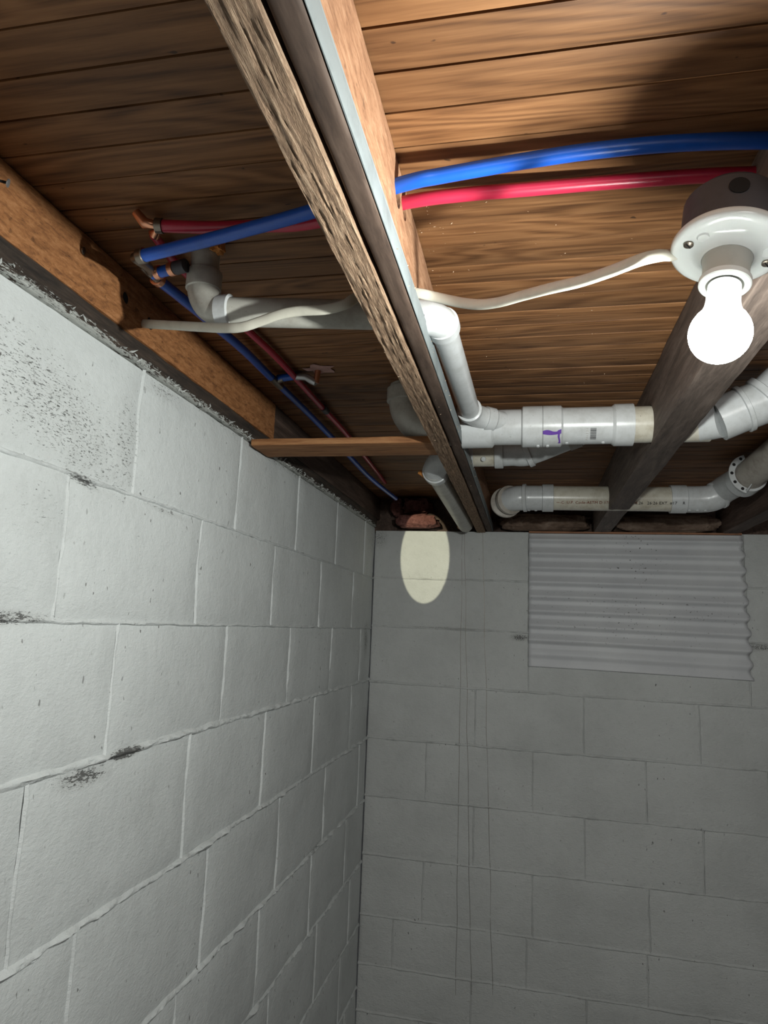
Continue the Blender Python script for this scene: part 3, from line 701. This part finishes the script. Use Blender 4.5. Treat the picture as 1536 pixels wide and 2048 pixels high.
s5 = V((s4.x+.004, s4.y-.004, DECK))
mesh('copper_riser', cyl(s4, s5, .0062, 14), M['copper'], BL, 60)
RD = thing('water_tube', 'pink-red water tube running overhead just behind the blue one', 'tube', (.5, -1.95, .12))
rp = [pZ(1700, 340, .118), pZ(1536, 347, .120), pZ(1400, 352, .122), pZ(1200, 366, .122), pZ(1060, 378, .119), pZ(930, 389, .115), pZ(815, 404, .110)]
rl = [pZ(620, 446, .108), pZ(520, 452, .112), pZ(420, 455, .116), pZ(322, 452, .118)]
mesh('tube', tube(smoothpts(rp+rl, 8), RR, 24), M['red'], RD, 60)
rj = rl[-1]; rdv = (rl[-1]-rl[-2]).normalized()
mesh('crimp_ring', hub(rj-rdv*.003, rdv, .010, RR+.0018, .001, 24), M['brass'], RD, 40)
mesh('tee_fitting', tube([pD(272, 425, (rj-CAM).dot(FW)), pD(290, 447, (rj-CAM).dot(FW)), rj, pD(308, 470, (rj-CAM).dot(FW)+.01)], [.006, .0075, .006, .008], 12), M['copper'], RD, 60)
rr = [pZ(p[0], p[1], .128) for p in ((345, 520), (430, 602), (500, 665), (560, 722), (640, 810), (700, 876), (770, 965))]
mesh('tube', tube(smoothpts(rr, 5), RR*.8, 18), M['red'], RD, 60)
mesh('tube_link', tube([pD(308, 470, (rj-CAM).dot(FW)+.01), pZ(330, 500, .125), rr[0]], .006, 12), M['red'], RD, 60)
mesh('coupling', hub(pZ(646, 815, .128), V((0, 1, 0)), .03, RR*.8+.002, .001, 18), M['box'], RD, 40)
# torn paper around the copper riser
lb_c = pZ(640, 738, DECK-.001); vv = [lb_c]; n_ = 15
for i in range(n_):
    a = 2*pi*i/n_; r_ = (.020+.007*(i % 3)); vv.append(lb_c+V((cos(a)*r_*1.1, sin(a)*r_*.9, -.0015*(i % 2))))
ff = [(0, i+1, (i+1) % n_+1) for i in range(n_)]
vv2 = [p+V((0, 0, .0008)) for p in vv]; m_ = len(vv)
tag(mesh('paper_scrap', (vv+vv2, ff+[tuple(k+m_ for k in reversed(q)) for q in ff]), M['label'], None, 0), 'torn pinkish paper scrap around copper stub under the decking', 'scrap')
# ------------------------------------------------------------------ ELECTRIC CABLE
cp_ = [(298, 648, -1.785), (350, 651, -1.815), (400, 654, -1.85), (450, 656, -1.878), (485, 654, -1.884), (520, 643, -1.884), (560, 629, -1.886), (600, 622, -1.886), (650, 619, -1.886), (690, 609, -1.885), (716, 594, -1.875), (770, 580, -1.86), (832, 586, -1.865), (870, 594, -1.865), (920, 605, -1.88), (960, 609, -1.90), (1000, 604, -1.92), (1050, 590, -1.945), (1100, 577, -1.97), (1160, 563, -1.995), (1220, 543, -2.02), (1280, 520, -2.045)]
cpts = [pX(282, 647, -.01)]+[pY(*c) for c in cp_]+[pD(1318, 511, (Pc+side*.05-CAM).dot(FW)+.014), pD(1350, 506, (Pc+side*.05-CAM).dot(FW)+.022), Pc+side*.036+U*.012]
tag(mesh('electric_cable', tube(smoothpts(cpts, 6), .0068, 14, True, .48), M['cable'], None, 70), 'flat cream electric cable running from rim joist hole to the lamp holder', 'cable')
# ------------------------------------------------------------------ drill the timbers
def hx_(p, r, x0, x1): return lathe(V((x0, p.y, p.z)), V((1, 0, 0)), [(0, r), (x1-x0, r)], 20)
cab = pY(770, 580, -1.86); pA = V((.43, Ya, zA)); bm1 = bpts[-1].lerp(bl[0], .5); rm1 = rp[-1].lerp(rl[0], .5)
pAm = V((xs, Ya, zA)).lerp(T0, .85)
cutsA = [hx_(V((0, YM, ZM)), R3+.003, .38, .50), hx_(V((0, Y2, z2)), R2+.005, .38, .50), hx_(pAm, R1+.005, .38, .50), hx_(bm1, RB+.006, .38, .50), hx_(rm1, RR+.006, .38, .50)]
for o in (JA, JT): cut(o, [cutsA[0]]); cut(o, [cutsA[1]]); cut(o, [cutsA[2]]); cut(o, [cutsA[3]]); cut(o, [cutsA[4]])
for o in (JR,):
    cut(o, [lathe(V((.82, YM, ZM)), V((1, 0, 0)), [(0, R3+.002), (.12, R3+.002)], 32)])
    cut(o, [lathe(V((.82, YL, zL)), V((1, 0, 0)), [(0, RL+.002), (.12, RL+.002)], 32)])
hole1 = pX(252, 596, .004); hole2 = pX(300, 647, .004)
cut(RIM, [lathe(V((-.04, hole1.y, hole1.z)), V((1, 0, 0)), [(0, .0085), (.06, .0095)], 14)])
cut(RIM, [lathe(V((-.045, hole2.y, hole2.z)), V((1, 0, 0)), [(0, .0085), (.06, .0105)], 14)])
for h_, r_ in ((hole1, .0092), (hole2, .0102)):
    mesh('hole_shade', lathe(V((.0015, h_.y, h_.z)), V((1, 0, 0)), [(0, r_), (.0005, r_)], 16), M['dark'], RIM, 0)  # black disc over each drilled hole paints the shade inside it
for o in (JA, JT, JR, RIM): 
    o.data.polygons.foreach_set('use_smooth', [True]*len(o.data.polygons)); o.data.set_sharp_from_angle(angle=radians(45))
# ------------------------------------------------------------------ NAILS
n1 = pX(15, 366, .02)
nl = thing('nail', 'bent-out nail with shiny round head sticking from rim joist at the left edge', 'nail', n1)
mesh('nail_shank', cyl(V((.0, n1.y-.012, n1.z+.002)), n1, .0016, 10), M['dark'], nl, 60); mesh('nail_head', lathe(n1, V((.8, .5, -.2)), [(0, .005), (.0012, .005), (.0015, .004)], 18), M['steel'], nl, 40)
n2 = pX(165, 501, .0045)
tag(mesh('nail', lathe(n2, V((1, .2, -.2)), [(0, .0045), (.002, .005), (.0025, .004)], 18), M['brass'], None, 40), 'flush old nail head in rim joist above the dark drilled hole', 'nail')
n3 = pZ(547, 705, DECK-.004)
tag(mesh('nail', lathe(n3, V((0, 0, -1)), [(-.006, .002), (.004, .0015), (.007, .0003)], 10), M['chip'], None, 40), 'tiny shiny nail tip poking through the decking in the left bay', 'nail')
# ------------------------------------------------------------------ INSULATION
def lump(c, rx, ry, rz, seed, amp=.35, nu=44, nv=22, fold=9):
    v, f = [], []
    for j in range(nv+1):
        ph = pi*j/nv
        for i in range(nu):
            th = 2*pi*i/nu; d = V((sin(ph)*cos(th), sin(ph)*sin(th), cos(ph)))
            k = 1+amp*noise.noise(d*2.1+V((seed, 0, 0)))+amp*.45*noise.noise(d*fold*.6+V((0, seed, 0)))
            e = .55; s = lambda q: math.copysign(abs(q)**e, q)
            v.append(V(c)+V((s(d.x)*rx*k, s(d.y)*ry*k, s(d.z)*rz*k)))
    for j in range(nv):
        for i in range(nu): f.append((j*nu+i, (j+1)*nu+i, (j+1)*nu+(i+1) % nu, j*nu+(i+1) % nu))
    return v, f
pc = pY(833, 1038, -.03)
tag(mesh('insulation_roll', lump((pc.x, -.02, .034), .078, .040, .026, 5, .22), M['pink'], None, 60), 'pink insulation roll stuffed on the wall top in the left corner', 'insulation', 'insulation scraps on the wall top')
pc = pY(830, 995, .02)
tag(mesh('insulation_wad', lump((pc.x+.012, .015, .103), .052, .034, .028, 9, .35), M['pink'], None, 60), 'crumpled dark pink insulation wad above the pink roll in the corner', 'insulation', 'insulation scraps on the wall top')
tag(mesh('insulation_wad', lump((.085, .01, .095), .022, .028, .034, 12, .35), M['pink'], None, 60), 'narrow brownish insulation clump left of the crumpled wad, against the rim joist', 'insulation', 'insulation scraps on the wall top')
tag(mesh('insulation_batt', lump((.660, .012, .036), .165, .045, .033, 15, .16, 90, 26, 16), M['batt'], None, 60), 'brown paper-faced insulation batt between central joist and thick joist', 'insulation', 'insulation scraps on the wall top')
tag(mesh('insulation_batt', lump((1.095, .012, .036), .180, .045, .035, 25, .16, 90, 26, 16), M['batt'], None, 60), 'brown paper-faced insulation batt between thick joist and right dark joist', 'insulation', 'insulation scraps on the wall top')
pc = pY(931, 1050, -.05)
tag(mesh('wood_block', box((pc.x-.028, -.10, .001), (pc.x+.026, -.05, .038), .003), M['tan'], None, 40), 'small tan wood block on wall top under the slanted pipe end', 'block')
# foam blob at the riser
fc = pZ(436, 497, DECK-.006)
tag(mesh('foam_blob', lump((rt.x+R1+.003, rt.y-.006, DECK-.008), .008, .010, .009, 33, .5, 20, 12), M['orange'], None, 60), 'orange foam blob beside the pipe riser at the decking', 'foam')
# ------------------------------------------------------------------ CORRUGATED SHEET
SP = thing('corrugated_sheet', 'white corrugated metal sheet covering the vent opening in the back wall', 'sheet', (.98, -.01, -.25))
v, f = [], []; nx, nz = 60, 150; xL = .6035
for j in range(nz+1):
    t = j/nz
    for i in range(nx+1):
        s = i/nx
        zbot = -.503-.008*s; z = -.006+(zbot+.006)*t
        ph = (t*.505/.0545) % 1.0
        prof = (min(ph, .40)/.40 if ph < .40 else (1 if ph < .50 else (1-(ph-.5)/.22 if ph < .72 else 0)))
        fade = 1 if t < .80 else max(.25, 1-(t-.80)*5)
        dep = .0125*prof*fade
        if t < .05: dep *= t/.05
        xr = 1.352+.014*t + .006*sin(2*pi*t*.505/.0545)*(t > .08)
        x = xL+(xr-xL)*s
        lift = .008*max(0, s-.75)*4*max(0, t-.8)*5*noise.noise(V((s*11, t*9, 2))) + .0015*noise.noise(V((s*3, t*6, 1)))
        v.append(V((x, -.009-dep-lift, z-.006*max(0, s-.3)*t)))
W = nx+1
for j in range(nz):
    for i in range(nx): k = j*W+i; f.append((k, k+1, k+W+1, k+W))
sh = mesh('sheet_face', (v, f), M['sheet'], SP, 60)
so_ = sh.modifiers.new('s', 'SOLIDIFY'); so_.thickness = .0012; so_.offset = 0
tag(mesh('wood_strip', beam('X', (.603, -.016, -.005), (1.352, .002, .0025), 60, (3, 3), .0007, 0, 91), M['trim'], None, 40), 'thin orange-brown wood strip along the top edge of corrugated sheet', 'strip')
# ------------------------------------------------------------------ wood chips and loose paint flakes
def chips(name, pts, mat, label, cat, size):
    v, f = [], []
    for p in pts:
        a = random.random()*6.28; s = size*random.uniform(.4, 1.3); e = V((cos(a), sin(a)*.6, random.uniform(-.6, .6)))*s; g = V((-sin(a), cos(a), random.uniform(-.5, .5)))*s*.35; h = V((0, 0, -s*.25)); b = len(v)
        v += [p+e, p+g, p-e, p-g, p+h]; f += [(b, b+1, b+4), (b+1, b+2, b+4), (b+2, b+3, b+4), (b+3, b, b+4), (b, b+3, b+2, b+1)]
    o = mesh(name, (v, f), mat, None, 0); o['kind'] = 'stuff'; tag(o, label, cat)
random.seed(11)
pts = [pZ(random.gauss(840, 26), random.uniform(400, 620), DECK-.0008) for _ in range(60)] + [pZ(random.uniform(860, 1300), random.uniform(400, 780), DECK-.0008) for _ in range(45)]
pts = [p for p in pts if p.x > .46 and p.x < .838]
chips('sawdust', pts, M['chip'], 'pale wood chips clinging to decking right of the central joist', 'sawdust', .0016)
pts = [V((B1+.001, random.uniform(-2.05, -.25), random.uniform(.001, .028))) for _ in range(55)] + [V((random.uniform(A0, B1), random.uniform(-1.9, -.3), -.0065)) for _ in range(30)]
chips('wood_splinters', pts, M['chip'], 'pale splinters stuck along the lower edge of the central joist', 'splinters', .0019)
pts = [V((.005, random.uniform(-2.1, -.1), .014+.012*random.random())) for _ in range(260)]
chips('paint_flakes', pts, plain('loose_white_paint', (.5, .51, .49), .7), 'loose white paint flakes along the sill above the left wall', 'paint flakes', .0065)
